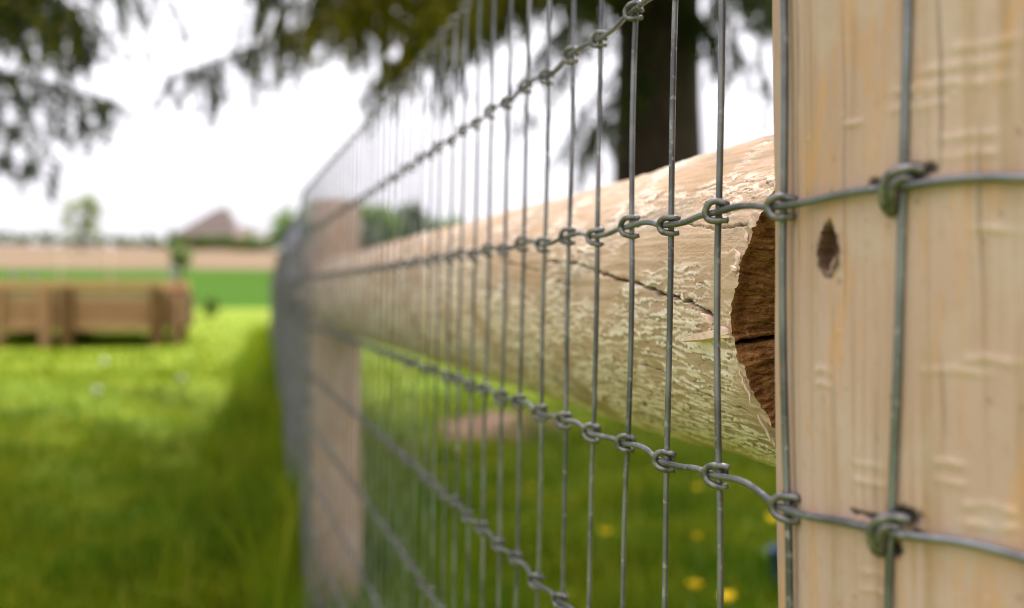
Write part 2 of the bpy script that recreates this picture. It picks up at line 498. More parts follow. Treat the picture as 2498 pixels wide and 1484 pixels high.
RW_H, RW_V = .00128, .00130
NEAR_I = next(i for i, s in enumerate(SV) if s > 1.35)
def knot_paths(i, k, fine):
    s0, z0 = node_s(i, k), node_z(i, k)
    def L(a, h, o): return mesh_pos(s0 - a, z0 + h, o)       # a>0 = towards the near post
    j = math.sin(i * 7.13 + k * 3.7) * .0005
    q1 = 1 + .16 * math.sin(i * 3.3 + k * 1.9); q2 = 1 + .14 * math.sin(i * 1.7 + k * 4.1)
    if SV[i] < .33:       # seen nearly face on: the loop lies slantwise over the crossing, pressed into the wood
        c = [(.0062, .0042, -.0006), (.0042, .0050, .0016), (.0012, .0046, .0034), (-.0016, .0030, .0040), (-.0032, .0002, .0040), (-.0040, -.0030, .0032), (-.0042, -.0058, .0016), (-.0038, -.0072, -.0004)]
        back = [(.0040, .0016, .0012), (.0022, .0022, .0028), (.0002, .0012, .0036), (-.0010, -.0012, .0036), (-.0014, -.0038, .0028), (-.0026, -.0056, .0012), (-.0032, -.0068, -.0002)]
    else:
        c = [(.0039 * q2, .0029 * q1 + j, -.0024), (.0036, .0035 * q1 + j, -.0008), (.0016, .0038 * q1, .0012), (-.0010, .0033 * q1, .0029), (-.0028 * q2, .0014, .0039),
             (-.0031 * q2, -.0008, .0038), (-.0019, -.0027 * q2, .0030), (.0006, -.0035 * q2, .0016), (.0028, -.0037 * q2 - j, -.0004), (.0037 * q1, -.0033 * q2, -.0023)]
        back = [(-.0036 - j, .0044 * q1, -.0008), (-.0020, .0036 * q1, -.0020), (.0, .0020, -.0028), (.0008, .0002, -.0028)]
    A = [L(*p) for p in c]; B = [L(*p) for p in back]
    if fine: return smooth_path(A, 3), smooth_path(B, 2)
    return np.array(A[::2] + [A[-1]]), None

n_knots = 0
near_knots = {}
for k, lv in enumerate(LEVELS):
    pts = []; off = .0019
    for i in range(NV):
        s0, z0 = node_s(i, k), node_z(i, k)
        pts.append(mesh_pos(s0, z0, off if i < NEAR_I else .001))
        if i + 1 < NV:
            s1, z1 = node_s(i + 1, k), node_z(i + 1, k)
            if SV[i] < 2.7:
                if i % 2:      # high node to low node (going away): long flat then a quick ramp
                    for f, w in ((.22, .04), (.42, .30), (.62, .82), (.82, 1.05)):
                        pts.append(mesh_pos(s0 + (s1 - s0) * f, z0 + (z1 - z0) * w, off * (.35 if .3 < f < .7 else .75)))
                else:          # low to high: small hump
                    for f, w, h in ((.2, .3, .0001), (.4, .65, .0009), (.62, 1.0, .0010), (.82, 1.0, .0005)):
                        pts.append(mesh_pos(s0 + (s1 - s0) * f, z0 + (z1 - z0) * w + h, off * (.35 if .3 < f < .7 else .75)))
    pts = np.array(pts)
    ncut = min(len(pts) - 2, NEAR_I * 5)
    b = MB()
    near = smooth_path(pts[:ncut + 1], 3)
    b.tube(near, RW_H, 10)
    b.tube(pts[ncut:], RW_H, 5)
    hw = b.build("horizontal_wire", M["wire"], fence)
    # knots: the ones that show largest are sub-parts of their own, the rest of this wire is one mass
    rest = MB()
    lo, hi = {0: (30, 40), 1: (8, 22), 2: (3, 22), 3: (3, 22), 4: (8, 22), 5: (14, 24), 6: (18, 24)}.get(k, (0, 0))
    for i in range(NV):
        fine = i < NEAR_I
        p, q = knot_paths(i, k, fine)
        if lo <= i < hi:
            kb = MB(); kb.tube(p, .00136 if SV[i] > .33 else .00150, 9 if fine else 5)
            if q is not None: kb.tube(q, .00115 if SV[i] > .33 else .00140, 8)
            ko = kb.build("wire_knot", M["knot"], None)
            ko.parent = hw
        else:
            rest.tube(p, .00128, 6 if fine else 4, cap=fine)
            if q is not None: rest.tube(q, .00110, 5)
    ro = rest.build("wire_knot", M["knot"], None); ro.parent = hw; ro["kind"] = "stuff"

far_v = MB()
for i in range(NV):
    pts = []
    for k in range(11):
        s0, z0 = node_s(i, k), node_z(i, k)
        pts.append(mesh_pos(s0, z0, -.0003))
        if k < 10 and SV[i] < 2.7:
            s1, z1 = node_s(i, k + 1), node_z(i, k + 1)
            ja = math.sin(i * 5.1 + k * 9.7) * .0019
            pts.append(mesh_pos(s0 * .85 + s1 * .15 + ja * .7, z0 * .85 + z1 * .15, -.0003))
            pts.append(mesh_pos(s0 * .5 + s1 * .5 + ja, z0 * .5 + z1 * .5, -.0003))
            pts.append(mesh_pos(s0 * .15 + s1 * .85 + ja * .4, z0 * .15 + z1 * .85, -.0003))
    pts = np.array(pts)
    if i < 100:
        b = MB(); b.tube(smooth_path(pts, 2) if i < NEAR_I else pts, RW_V, 10 if i < NEAR_I else 6)
        b.build("vertical_wire", M["wire"], fence)
    else:
        far_v.tube(pts[::2], RW_V, 4, cap=False)
o = far_v.build("vertical_wire", M["wire"], fence); o["kind"] = "stuff"

# ---- near post: fine grid on the side that shows
def near_post():
    thv = np.concatenate([np.linspace(-1.35, 1.1, 420), np.linspace(1.1, 2 * np.pi - 1.35, 60)[1:-1]])   # 0 = towards the mesh, + = away along the run
    zz = np.concatenate([np.linspace(-.90, -.15, 12)[:-1], np.linspace(-.15, .15, 480), np.linspace(.15, .47, 8)[1:]])
    TH, Z = np.meshgrid(thv, zz)
    v = TH * R_POST
    h = .0016 * fbm(v * 14, Z * 5, 11, 3)
    h += .00022 * fbm(v * 420, Z * 14, 12, 4)
    # chatter ridges from the peeling knives
    chat = np.zeros_like(h)
    for (px, py, wd, ht, n) in ((2350, 160, .016, .0026, 2), (2300, 210, .014, .0020, 1), (2010, 905, .006, .0020, 1), (2010, 940, .006, .0018, 1),
                                (2330, 905, .013, .0022, 1), (2420, 880, .010, .0022, 1), (2360, 330, .010, .0020, 2), (2130, 1400, .007, .0016, 2), (2420, 1240, .010, .0022, 2), (2120, 1135, .008, .0018, 2), (2320, 1130, .006, .002, 2),
                                (2400, 110, .012, .0024, 1), (2240, 215, .012, .0020, 2), (2440, 560, .010, .002, 1), (2080, 300, .006, .0016, 1)):
        a, zc = post_hit(px, py)
        for q in range(n):
            dz = Z - zc + q * .0052 + .0010 * gnoise(v * 120, Z * 0 + q, int(px) % 50)
            m = np.exp(-(dz / (ht * .58)) ** 2) * sstep(wd, wd * .55, np.abs(v - a * R_POST))
            chat = np.maximum(chat, m * (.55 + .45 * gnoise(v * 330, Z * 90, 8)))
    h += .00075 * chat
    # fuzzy scattered fibres
    fz = sstep(.42, .62, fbm(v * 95, Z * 210, 21, 3)) * sstep(.05, .3, fbm(v * 25, Z * 25, 22, 2))
    h += .0003 * fz
    # gouge
    gouge = np.zeros_like(h); heart = np.zeros_like(h)
    a, zc = post_hit(2022, 612)
    lx = (v - a * R_POST) + .0019 * fbm(Z * 420, v * 200, 4, 4); lz = Z - zc
    wprof = .0056 * np.clip(1 - np.clip(lz / .0100, 0, 1) ** 1.9, 0, 1) * np.clip(1 - np.clip(-lz / .0092, 0, 1) ** 2.6, 0, 1)
    g = sstep(1.0, .72, np.abs(lx) / np.maximum(wprof, 1e-5)) * (wprof > 2e-4)
    tongue = sstep(.0018, .0006, np.abs(lx - .0004 + .0020 * lz / .009)) * sstep(.002, -.004, lz) * g
    h += -.0042 * g + .0022 * tongue + .0006 * sstep(1.5, 1.05, np.abs(lx) / np.maximum(wprof, 1e-4)) * (1 - g) * (wprof > 1e-3)
    gc = sstep(1.20, 1.02, np.abs(lx) / np.maximum(wprof, 1e-5)) * (wprof > 2e-4)
    heart = np.maximum(gc * (1 - .6 * tongue), .38 * sstep(1.9, 1.1, np.abs(lx) / np.maximum(wprof, 1e-5)) * (wprof > 1e-3) * sstep(-.3, .3, fbm(v * 500, Z * 150, 93, 3))); dark = .7 * gc * sstep(.75, .1, np.abs(lx + .0008) / .0055) * (1 - tongue)
    # black marks where the wire bit into the wood
    for (px, py, wx, wz, am) in ((2222, 422, .0064, .0030, 1.0), (2135, 446, .0030, .0017, .95), (2268, 412, .0034, .0020, .95), (2172, 508, .0024, .0030, .9),
                                 (2212, 1258, .0062, .0030, 1.0), (2130, 1260, .0050, .0011, .95), (2090, 1250, .0034, .0010, .9), (2182, 1338, .0036, .0034, 1.0),
                                 (2240, 1300, .0026, .0016, .9), (2190, 900, .0005, .010, .55), (1945, 140, .0006, .014, .45)):
        a, zc = post_hit(px, py)
        d = np.hypot((v - a * R_POST) / wx, (Z - zc) / wz) + .45 * fbm(v * 700, Z * 700, int(px), 3)
        m = am * sstep(1.15, .55, d)
        dark = np.maximum(dark, m); h -= .0005 * m
    # long drying check near the far edge of the view
    for px, off, wd, am in ((1945, 3.3, .0008, .5), (2062, 9.1, .0007, .40), (2295, 5.7, .0009, .45), (2395, 1.2, .0008, .40), (2135, 7.7, .0007, .35)):
        a, _ = post_hit(px, 700)
        ck = sstep(wd, .0001, np.abs(v - a * R_POST - .0014 * gnoise(Z * 22, Z * 0 + off, 9))) * sstep(-.05, .25, fbm(Z * 11, Z * 0 + off, 2, 2))
        h -= .0006 * ck; dark = np.maximum(dark, am * ck)
    # grey dirt specks
    sp = sstep(.46, .60, fbm(v * 260, Z * 180, 91, 2)) * sstep(.0, .3, fbm(v * 30, Z * 22, 92, 2))
    dark = np.maximum(dark, .45 * sp)
    cxv = C_POST[0] - .012 * Z; cyv = C_POST[1]
    rr = R_POST + h
    X = cxv + rr * (-N1[0] * np.cos(TH) + D1[0] * np.sin(TH)); Yc = cyv + rr * (-N1[1] * np.cos(TH) + D1[1] * np.sin(TH))
    V = np.stack([X, Yc, EYE + Z], -1).reshape(-1, 3)
    nx = len(thv); ny = len(zz)
    i = np.arange(ny - 1)[:, None] * nx; j = np.arange(nx)[None, :]; j2 = (j + 1) % nx
    Q = np.stack([i + j, i + nx + j, i + nx + j2, i + j2], -1).reshape(-1, 4)
    AT = np.stack([np.clip(chat + fz * .7, 0, 1), np.clip(dark, 0, 1), np.clip(heart, 0, 1), np.ones_like(h)], -1).reshape(-1, 4)
    UV = np.stack([v, Z], -1).reshape(-1, 2)
    top = np.array([[C_POST[0] - .012 * .47, C_POST[1], EYE + .475]])
    T = [[len(V), (ny - 1) * nx + (a + 1) % nx, (ny - 1) * nx + a] for a in range(nx)]
    b = MB(); b.add(np.vstack([V, top]), Q, T, np.vstack([AT, [[0, 0, 0, 1]]]))
    o = b.build("post", M["post"], fence, uv=np.vstack([UV, [[0, .5]]]), attr=True)
    o["label"] = "thick peeled post with a small gouge and black wire marks"
    return o

def post_hit(px, py):
    dx, dy = (px - 1249) / F, 1.0
    z_g = 0.0
    for _ in range(3):
        c = C_POST + np.array([-.012 * z_g, 0])
        a = dx * dx + 1; bb = -2 * (dx * c[0] + c[1]); cc = c @ c - R_POST ** 2
        disc = bb * bb - 4 * a * cc
        t = (-bb - math.sqrt(max(disc, 0))) / (2 * a)
        z_g = -(py - 712) / F * t
    rel = np.array([dx * t, t]) - c
    return math.atan2(rel @ D1, -(rel @ N1)), z_g
near_post()

# ---- near rail
RAIL_U, RAIL_Z = .281, -.008
S_CUT = .414
def rail_r(s): return .0815 + .0030 * (s - .4) + .0012 * np.exp(-((s - .52) / .15) ** 2)
def rail_hit(px, py):
    d = np.array([(px - 1249) / F, 1.0]); dz = -(py - 712) / F
    du, ds = d @ N1, d @ D1
    r = .0825
    for _ in range(4):
        a = du * du + dz * dz; b_ = -2 * (du * RAIL_U + dz * RAIL_Z); c = RAIL_U ** 2 + RAIL_Z ** 2 - r * r
        disc = max(b_ * b_ - 4 * a * c, 0); t = (-b_ - math.sqrt(disc)) / (2 * a)
        r = rail_r(t * ds)
    return t * ds, math.atan2(t * dz - RAIL_Z, -(t * du - RAIL_U))

def rail_mesh():
    sg = [0.0]; st = .0006
    while sg[-1] < 2.24:
        sg.append(sg[-1] + st); st = min(st * 1.0062, .02)
    sg = np.array(sg)
    thv = np.concatenate([np.linspace(-1.75, 1.75, 440), np.linspace(1.75, 2 * np.pi - 1.75, 50)[1:-1]])
    SG, TH = np.meshgrid(sg, thv, indexing='ij')
    jag = .0048 * fbm(TH * 7, TH * 0 + 1.7, 31, 5, .68) + .0016 * fbm(TH * 45, TH * 0, 32, 3)
    S = S_CUT + SG + (jag + np.maximum(.0065 - .0165 * np.abs(TH + .08), -.008)) * np.exp(-SG / .012)
    v = TH * .083
    # papery bast in overlapping flakes
    wx = S + .010 * fbm(S * 26, v * 26, 41, 3); wv = v + .0022 * fbm(S * 60, v * 120, 42, 3)
    f = fbm(wx * 12, wv * 150, 43, 3, .48) + .10 * fbm(S * 160, v * 330, 58, 2)
    f2 = fbm(wx * 64, wv * 310, 44, 3, .55)
    dens = sstep(-.30, .22, fbm(S * 9, v * 17, 45, 3) + .16 * np.cos(TH + .25))
    q = f * 5.4 + 6; fl = np.floor(q); fr = q - fl
    lay = np.where((fl % 2) == 0, 1.0, 0.0)
    thr = sstep(-.12, .16, fbm(S * 11, v * 24, 45, 3) + .24 * np.cos(TH + .85) + .0)      # where bast still clings
    lip = lay * sstep(0, .04, fr) * sstep(.42, .06, fr)
    brk = sstep(-.55, -.30, f2)                                                             # plates broken up
    pale = thr * brk * np.maximum(lip, .72 * lay * sstep(0, .04, fr))
    h = thr * brk * lay * (.00062 * sstep(0, .05, fr) * (1 - .75 * fr) + .00026 * lip)
    h += .0022 * fbm(S * 7, v * 12, 46, 3) + .00016 * fbm(S * 40, v * 420, 47, 3) + .00040 * fbm(S * 4, v * 300, 57, 3) * (1 - .5 * thr)
    # tool nicks
    nick = sstep(.52, .60, fbm(S * 52, v * 70, 48, 2)) * sstep(.1, .3, fbm(S * 16, v * 20, 49, 2))
    h -= .0012 * nick
    dirt_shade = .85 * nick + .75 * thr * brk * sstep(.84, .98, fr) * (1 - lay)  # nicks get dirt, flake edges get their slim shadow painted in
    # drying cracks drawn along the grain
    for pts, wd, dp in ((((1330, 645), (1400, 652), (1500, 697), (1560, 712), (1620, 738), (1680, 752), (1740, 785)), .0011, .006),
                        (((1215, 640), (1265, 652), (1310, 668)), .0007, .003),
                        (((1560, 905), (1640, 935), (1740, 985), (1830, 1020)), .0006, .002),
                        (((1290, 905), (1400, 960), (1520, 1000), (1640, 1062)), .0007, .003),
                        (((1640, 560), (1740, 575), (1830, 560)), .0005, .002)):
        H = np.array([rail_hit(*p) for p in pts]); o_ = np.argsort(H[:, 0]); H = H[o_]
        tc = np.interp(S, H[:, 0], H[:, 1])
        inside = sstep(H[0, 0] - .002, H[0, 0] + .006, S) * sstep(H[-1, 0] + .004, H[-1, 0] - .010, S)
        dv = (TH - tc) * .083 + .0011 * gnoise(S * 130, S * 0 + wd * 1e4, 51)
        w = wd * (.35 + .9 * sstep(-.3, .3, gnoise(S * 55, S * 0, 52 + int(dp * 1e4))))
        m = sstep(1.0, .45, np.abs(dv) / w) * inside
        h -= dp * m; dirt_shade = np.maximum(dirt_shade, m)
    # ragged lip at the sawn end
    lip = np.exp(-SG / .010) * sstep(.0, .4, fbm(TH * 14, SG * 120, 53, 3))
    h += .0015 * lip; pale = np.maximum(pale, lip * .22)
    dirt_shade = np.maximum(dirt_shade, .5 * sstep(.75, 1.25, TH) * sstep(.70, .45, S) * sstep(-.15, .35, fbm(S * 30, v * 160, 55, 4)))
    under_shade = np.clip(sstep(.25, -1.0, TH) * sstep(2.6, 1.2, -TH) * (.55 + .9 * fbm(S * 12, v * 30, 54, 3)), 0, 1)  # painted shading and green bounce, on the lower side of the rail
    rr = rail_r(S) + h
    U = RAIL_U - rr * np.cos(TH); Z = RAIL_Z + rr * np.sin(TH) + .0035 * np.exp(-((S - .52) / .15) ** 2) + .003 * np.sin((S - .4) * 1.3)
    X = U * N1[0] + S * D1[0]; Y = U * N1[1] + S * D1[1]
    V = np.stack([X, Y, EYE + Z], -1).reshape(-1, 3)
    n = len(thv); m_ = len(sg)
    i = np.arange(m_ - 1)[:, None] * n; j = np.arange(n)[None, :]; j2 = (j + 1) % n
    Q = np.stack([i + j, i + j2, i + n + j2, i + n + j], -1).reshape(-1, 4)
    AT = np.stack([np.clip(pale, 0, 1), np.clip(dirt_shade, 0, 1), under_shade, np.ones_like(h)], -1).reshape(-1, 4)
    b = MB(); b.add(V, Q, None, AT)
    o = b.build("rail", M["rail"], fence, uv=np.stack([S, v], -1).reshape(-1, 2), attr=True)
    o["label"] = "thick round rail with flaking bast, a long crack and a ragged brown sawn end"
    # brown sawn end, a sub-part
    rimV = V[:n]
    fr_ = np.linspace(1, 0, 60)[:-1]
    cen = RAIL_U * N1 + (S_CUT) * D1; cen = np.array([cen[0], cen[1], EYE + RAIL_Z])
    G = cen + (rimV - cen)[None] * (fr_[:, None, None] * np.array([1, 1, 1]))
    uu = (G - cen) @ np.array([N1[0], N1[1], 0]); zz = G[..., 2] - cen[2]
    push = .0034 * fbm(uu * 170, zz * 620, 61, 5, .62) + .0030 * fbm(uu * 45, zz * 60, 62, 3)
    ck = sstep(.0012, .0003, np.abs(zz + .003 - uu * .12 + .0012 * gnoise(uu * 120, uu * 0, 63))) * sstep(-.045, -.055, uu)
    ed = sstep(1.0, .93, fr_)[:, None]
    push = (push + .0015) * ed + .007 * ck * ed
    G = G + push[..., None] * np.array([D1[0], D1[1], 0])
    b = MB(); k = len(fr_)
    i = np.arange(k - 1)[:, None] * n
    Q = np.stack([i + j, i + n + j, i + n + j2, i + j2], -1).reshape(-1, 4)
    T = [[k * n, (k - 1) * n + (a + 1) % n, (k - 1) * n + a] for a in range(n)]
    a4 = np.zeros((k * n + 1, 4)); a4[:-1, 1] = np.clip(ck, 0, 1).ravel(); a4[:, 3] = 1
    b.add(np.vstack([G.reshape(-1, 3), cen[None]]), Q, T, a4)
    e = b.build("cut_end", M["end"], None, attr=True); e.parent = o
    # splinters curling off the rim
    r = random.Random(3)
    def splinter(px, py, vec, ln, wd, curl, lift=.0006):
        s0, t0 = rail_hit(px, py); s0 = max(s0, S_CUT + max(.0065 - .0165 * abs(t0 + .08), -.008) + .0010); rad = rail_r(s0) + lift
        def P(s, t, q): 
            u = RAIL_U - (rad + q) * math.cos(t); z = RAIL_Z + (rad + q) * math.sin(t)
            p = u * N1 + s * D1; return np.array([p[0], p[1], EYE + z])
        pts = []
        for f in np.linspace(0, 1, 9):
            pts.append(P(s0 + vec[0] * ln * f, t0 + vec[1] * ln * f / .083, curl * f * f + .0004 * math.sin(f * 7)))
        bb = MB(); tt = np.linspace(0, 1, 9)
        bb.tube(np.array(pts), wd * (.25 + .75 * np.sin(np.pi * np.clip(tt * .9 + .08, 0, 1))), 5)
        so = bb.build("splinter", M["splinter"], None, smooth=False); so.parent = o
    splinter(1795, 812, (.97, -.10), .036, .0024, .006)
    splinter(1792, 822, (.96, .06), .020, .0016, .003)
    splinter(1800, 808, (.9, .1), .010, .0013, .002)
    splinter(1742, 790, (.6, .5), .008, .0016, .003)
    splinter(1738, 800, (.3, -.6), .006, .0012, .002)
    splinter(1830, 930, (-.25, -.95), .009, .0006, .0015)
    splinter(1822, 905, (-.2, -.9), .006, .0005, .001)
    splinter(1852, 1010, (-.1, -1), .012, .0006, .002)
    splinter(1872, 1050, (-.15, -1), .007, .0005, .001)
    splinter(1880, 1062, (-.2, -.8), .005, .0005, .001)
    splinter(1808, 640, (.5, .6), .008, .0012, .002)
    splinter(1816, 660, (.7, .2), .007, .0014, .001)
    splinter(1840, 590, (.5, .7), .007, .0008, .002)
    splinter(1850, 560, (.4, .9), .006, .0007, .002)
    splinter(1700, 690, (.4, .5), .004, .0008, .001)
rail_mesh()

# ---- the other posts and rails of the run
def plain_post(c, r, top, bot=-.05):
    thv = np.linspace(0, 2 * np.pi, 29)[:-1]; zz = np.linspace(bot, top, 14)
    TH, Z = np.meshgrid(thv, zz)
    rr = r * (1 + .03 * fbm(TH * 2, Z * 4, int(c[1] * 10), 2))
    V = np.stack([c[0] + rr * np.cos(TH), c[1] + rr * np.sin(TH), Z], -1).reshape(-1, 3)
    i = np.arange(13)[:, None] * 28; j = np.arange(28)[None]; j2 = (j + 1) % 28
    Q = np.stack([i + j, i + j2, i + 28 + j2, i + 28 + j], -1).reshape(-1, 4)
    T = [[len(V), 13 * 28 + a, 13 * 28 + (a + 1) % 28] for a in range(28)]
    b = MB(); b.add(np.vstack([V, [[c[0], c[1], top + .006]]]), Q, T, [0, 0, 0, 1])
    uv = np.vstack([np.stack([TH * r, Z], -1).reshape(-1, 2), [[0, top]]])
    b.build("post", M["post"], fence, uv=uv, attr=True)
def plain_rail(p, q, r):
    L = np.linalg.norm(q - p); thv = np.linspace(0, 2 * np.pi, 25)[:-1]; ss = np.linspace(0, 1, 12)
    d = (q - p) / L; nn = np.array([d[1], -d[0]])
    TH, S = np.meshgrid(thv, ss); rr = r * (1 + .04 * fbm(TH * 2, S * 5, int(p[1] * 7), 2))
    X = p[0] + (q[0] - p[0]) * S + nn[0] * rr * np.cos(TH); Y = p[1] + (q[1] - p[1]) * S + nn[1] * rr * np.cos(TH)
    V = np.stack([X, Y, EYE + RAIL_Z + rr * np.sin(TH)], -1).reshape(-1, 3)
    i = np.arange(11)[:, None] * 24; j = np.arange(24)[None]; j2 = (j + 1) % 24
    Q = np.stack([i + j, i + j2, i + 24 + j2, i + 24 + j], -1).reshape(-1, 4)
    b = MB(); b.add(V, Q, None, [.2, 0, .2, 1])
    b.build("rail", M["rail"], fence, uv=np.stack([S * L, TH * r], -1).reshape(-1, 2), attr=True)
c2 = P2 + (R2 + .020) * N1
posts = [c2] + [P2 + s * D2 + (R2 + .016) * N2 for s in np.arange(2.5, S_END - S2 - .5, 2.5)]
for i, c in enumerate(posts):
    plain_post(c, R2, EYE + (.214 if i == 0 else .225))
    if i + 1 < len(posts): plain_rail(c + D2 * .04, posts[i + 1] - D2 * .04, .066)

# ------------------------------------------------------------------ spruces
def unit(v): return v / (np.linalg.norm(v, axis=-1, keepdims=True) + 1e-12)
def bough(fol, wood, start, tip, rise=.5, scale=1.0, needle=.046, yellow=.1, hang=(.08, .34), step=.085, side=.5, ndens=1.25, r=None):
    r = r or RNG
    start, tip = np.asarray(start, float), np.asarray(tip, float)
    mid = (start + tip) / 2 + np.array([0, 0, rise])
    t = np.linspace(0, 1, 26)[:, None]
    P = (1 - t) ** 2 * start + 2 * t * (1 - t) * mid + t * t * tip
    L = np.linalg.norm(np.diff(P, axis=0), axis=1).sum()
    wood.tube(P, np.linspace(.012 + .008 * L, .004, 26), 5)
    n = max(4, int(L * .86 / step))
    fs = np.linspace(.14, 1, n)
    pc, pd = [], []
    for f in fs:
        k = min(int(f * 25), 24); p = P[k] + (P[k + 1] - P[k]) * (f * 25 - k) if k < 25 else P[-1]
        d = unit(P[min(k + 1, 25)] - P[k]); sd = unit(np.cross(d, [0, 0, 1.0]))
        for sg in (-1, 1):
            ln = scale * side * (1.05 - .75 * f) * r.uniform(.5, 1.15)
            if r.random() < .12: continue
            dr = unit(d * r.uniform(.35, .8) + sd * sg * r.uniform(.6, 1) + np.array([0, 0, r.uniform(-.55, .0)]))
            m = max(3, int(ln / .022 * ndens)); tt = np.linspace(0, 1, m)[:, None]
            q = p + dr * ln * tt + np.array([0, 0, -.35 * ln]) * tt ** 2
            pc.append(q); pd.append(np.broadcast_to(unit(dr + np.array([0, 0, -.3])), q.shape))
            for h in range(r.integers(1, 4)):
                hl = scale * r.uniform(*hang); o = q[r.integers(0, m)]
                m2 = max(3, int(hl / .02 * ndens)); t2 = np.linspace(0, 1, m2)[:, None]
                sw = np.array([r.normal(0, .32), r.normal(0, .32), -1])
                pc.append(o + unit(sw) * hl * t2); pd.append(np.broadcast_to(unit(sw), (m2, 3)))
    C = np.vstack(pc); D = np.vstack(pd); k = len(C)
    rep = 5
    C = np.repeat(C, rep, 0) + r.normal(0, .010 * scale, (k * rep, 3)); D = unit(np.repeat(D, rep, 0) + r.normal(0, .55, (k * rep, 3)))
    W = unit(np.cross(D, r.normal(0, 1, D.shape)))
    at_ = np.zeros((k * rep, 4)); at_[:, 0] = np.clip(r.normal(.35, .28, k * rep), 0, 1)
    at_[:, 1] = np.where(r.random(k * rep) < yellow, r.uniform(.3, 1, k * rep), 0) ; at_[:, 3] = 1
    fol.blades(C, D, W, needle * r.uniform(.7, 1.3, k * rep), needle * .24, at_)

def spruce(label, base, height, r0, hand, auto):
    e = empty("spruce_tree", (base[0], base[1], float(ground_z(base[0], base[1]))))
    tag(e, label, "tree", "spruces by the fence")
    tb = MB(); zz = np.linspace(0, height, 40); thv = np.linspace(0, 2 * np.pi, 33)[:-1]
    TH, Z = np.meshgrid(thv, zz)
    rr = (r0 * (1 - Z / height) ** .75 + .02) * (1 + .10 * fbm(TH * 3 + 5, Z * 1.2, 71, 4)) + .16 * np.exp(-Z / .35) * (.7 + .5 * np.cos(TH * 5 + .6))
    V = np.stack([base[0] + rr * np.cos(TH), base[1] + rr * np.sin(TH), Z - .04 + float(ground_z(*base[:2]))], -1).reshape(-1, 3)
    i = np.arange(39)[:, None] * 32; j = np.arange(32)[None]; j2 = (j + 1) % 32
    tb.add(V, np.stack([i + j, i + j2, i + 32 + j2, i + 32 + j], -1).reshape(-1, 4))
    tb.build("trunk", M["bark"], e)
    fol, wood = MB(), MB()
    for h in hand: bough(fol, wood, (base[0], base[1], h[0]), at(*h[1:4]), **(h[4] if len(h) > 4 else {}))
    rg = np.random.default_rng(int(height * 10))
    for (z, n, ln, kw) in auto:
        a0 = rg.uniform(0, 6.28)
        for q in range(n):
            a = a0 + q * 2 * math.pi / n + rg.uniform(-.25, .25); l_ = ln * rg.uniform(.8, 1.12)
            tip = np.array([base[0] + math.cos(a) * l_, base[1] + math.sin(a) * l_, z - l_ * .16 + rg.uniform(-.2, .2)])
            if 'skip' in kw and kw['skip'](tip): continue
            bough(fol, wood, (base[0], base[1], z + rg.uniform(-.15, .15)), tip, rise=.4, scale=1.3, needle=.12, yellow=.12, hang=(.2, .5), step=.26, side=.9, ndens=.30, r=rg)
    fol.build("crown", M["needle"], e, attr=True)
    wood.build("limbs", M["twig"], e)
    return e

yl = dict(yellow=.75, hang=(.06, .3))
hand1 = [
    (3.4, 425, 188, 6.2, dict(rise=.12, hang=(.03, .36), side=.24, step=.09)),
    (3.5, 690, 35, 6.0, yl), (3.6, 640, -40, 5.8, dict(yellow=.3)), (3.4, 760, 60, 5.6, yl), (3.6, 840, 70, 6.3, yl), (3.3, 930, 75, 6.0, yl),
    (3.6, 1010, 60, 6.6, yl), (3.3, 1060, 20, 5.4, yl), (3.2, 800, 0, 6.9, yl), (3.1, 960, 150, 7.0, yl), (3.2, 900, 215, 7.2, dict(yellow=.3, side=.3)),
    (3.0, 1090, 150, 7.3, dict(yellow=.2, side=.3)), (3.1, 1180, 60, 6.4, dict(ndens=.8, step=.13, yellow=.3)), (2.9, 1250, 225, 7.0, dict(side=.25, ndens=.8, step=.13)), (2.7, 1300, 285, 7.4, dict(side=.22, ndens=.8, step=.13, hang=(.05, .25))), (2.6, 1400, 320, 7.2, dict(side=.22, rise=.2, ndens=.8, step=.13)),
    (2.5, 1440, 350, 7.0, dict(side=.25, rise=.15)), (3.0, 1380, 80, 6.6, dict(ndens=.8, step=.14)),
    (2.9, 1790, 95, 7.2, dict(side=.25, ndens=.85, step=.12)), (3.2, 1860, 20, 6.8, {}), (2.8, 1862, 190, 7.4, dict(side=.2, rise=.2, step=.16)), (2.7, 1760, 150, 7.5, dict(side=.25)), (3.3, 1960, 60, 7.0, {}),
]
out_of_view = lambda p: (p[1] > 2.0 and (712 - (p[2] - EYE - .5) / p[1] * F) > 20)
auto1 = [(4.4, 12, 5.9, dict(skip=out_of_view)), (5.2, 12, 6.2, {}), (6.0, 11, 5.9, {}), (7.0, 11, 5.4, {}), (8.0, 10, 4.2, {}), (9.2, 9, 3.6, {}), (10.5, 8, 2.9, {}), (12, 8, 2.1, {}), (13.3, 6, 1.2, {})]
spruce("tall dark spruce trunk with drooping boughs standing behind the thick rail", (1.03, 8.0), 14.5, .315, hand1, auto1)
tw = dict(rise=.2, side=.30, hang=(.04, .15), ndens=1.15, step=.075)
hand2 = [
    (2.45, 268, 252, 5.0, tw), (2.25, 200, 300, 5.3, dict(tw, side=.18, step=.16)), (1.75, 138, 418, 5.0, dict(tw, side=.14, step=.15, hang=(.04, .12))), (2.0, 85, 325, 4.8, dict(tw, side=.18, step=.13)),
    (3.0, 225, 48, 5.0, dict(step=.09, yellow=.25)), (3.2, 300, -30, 5.2, dict(ndens=.8, step=.14)), (2.9, 110, 50, 4.8, dict(ndens=1.0, step=.10, yellow=.3)), (3.0, 60, 20, 5.1, dict(step=.1)), (3.1, 235, 85, 5.4, dict(step=.08, side=.3)), (3.3, 380, -60, 5.4, dict(step=.14)),
]
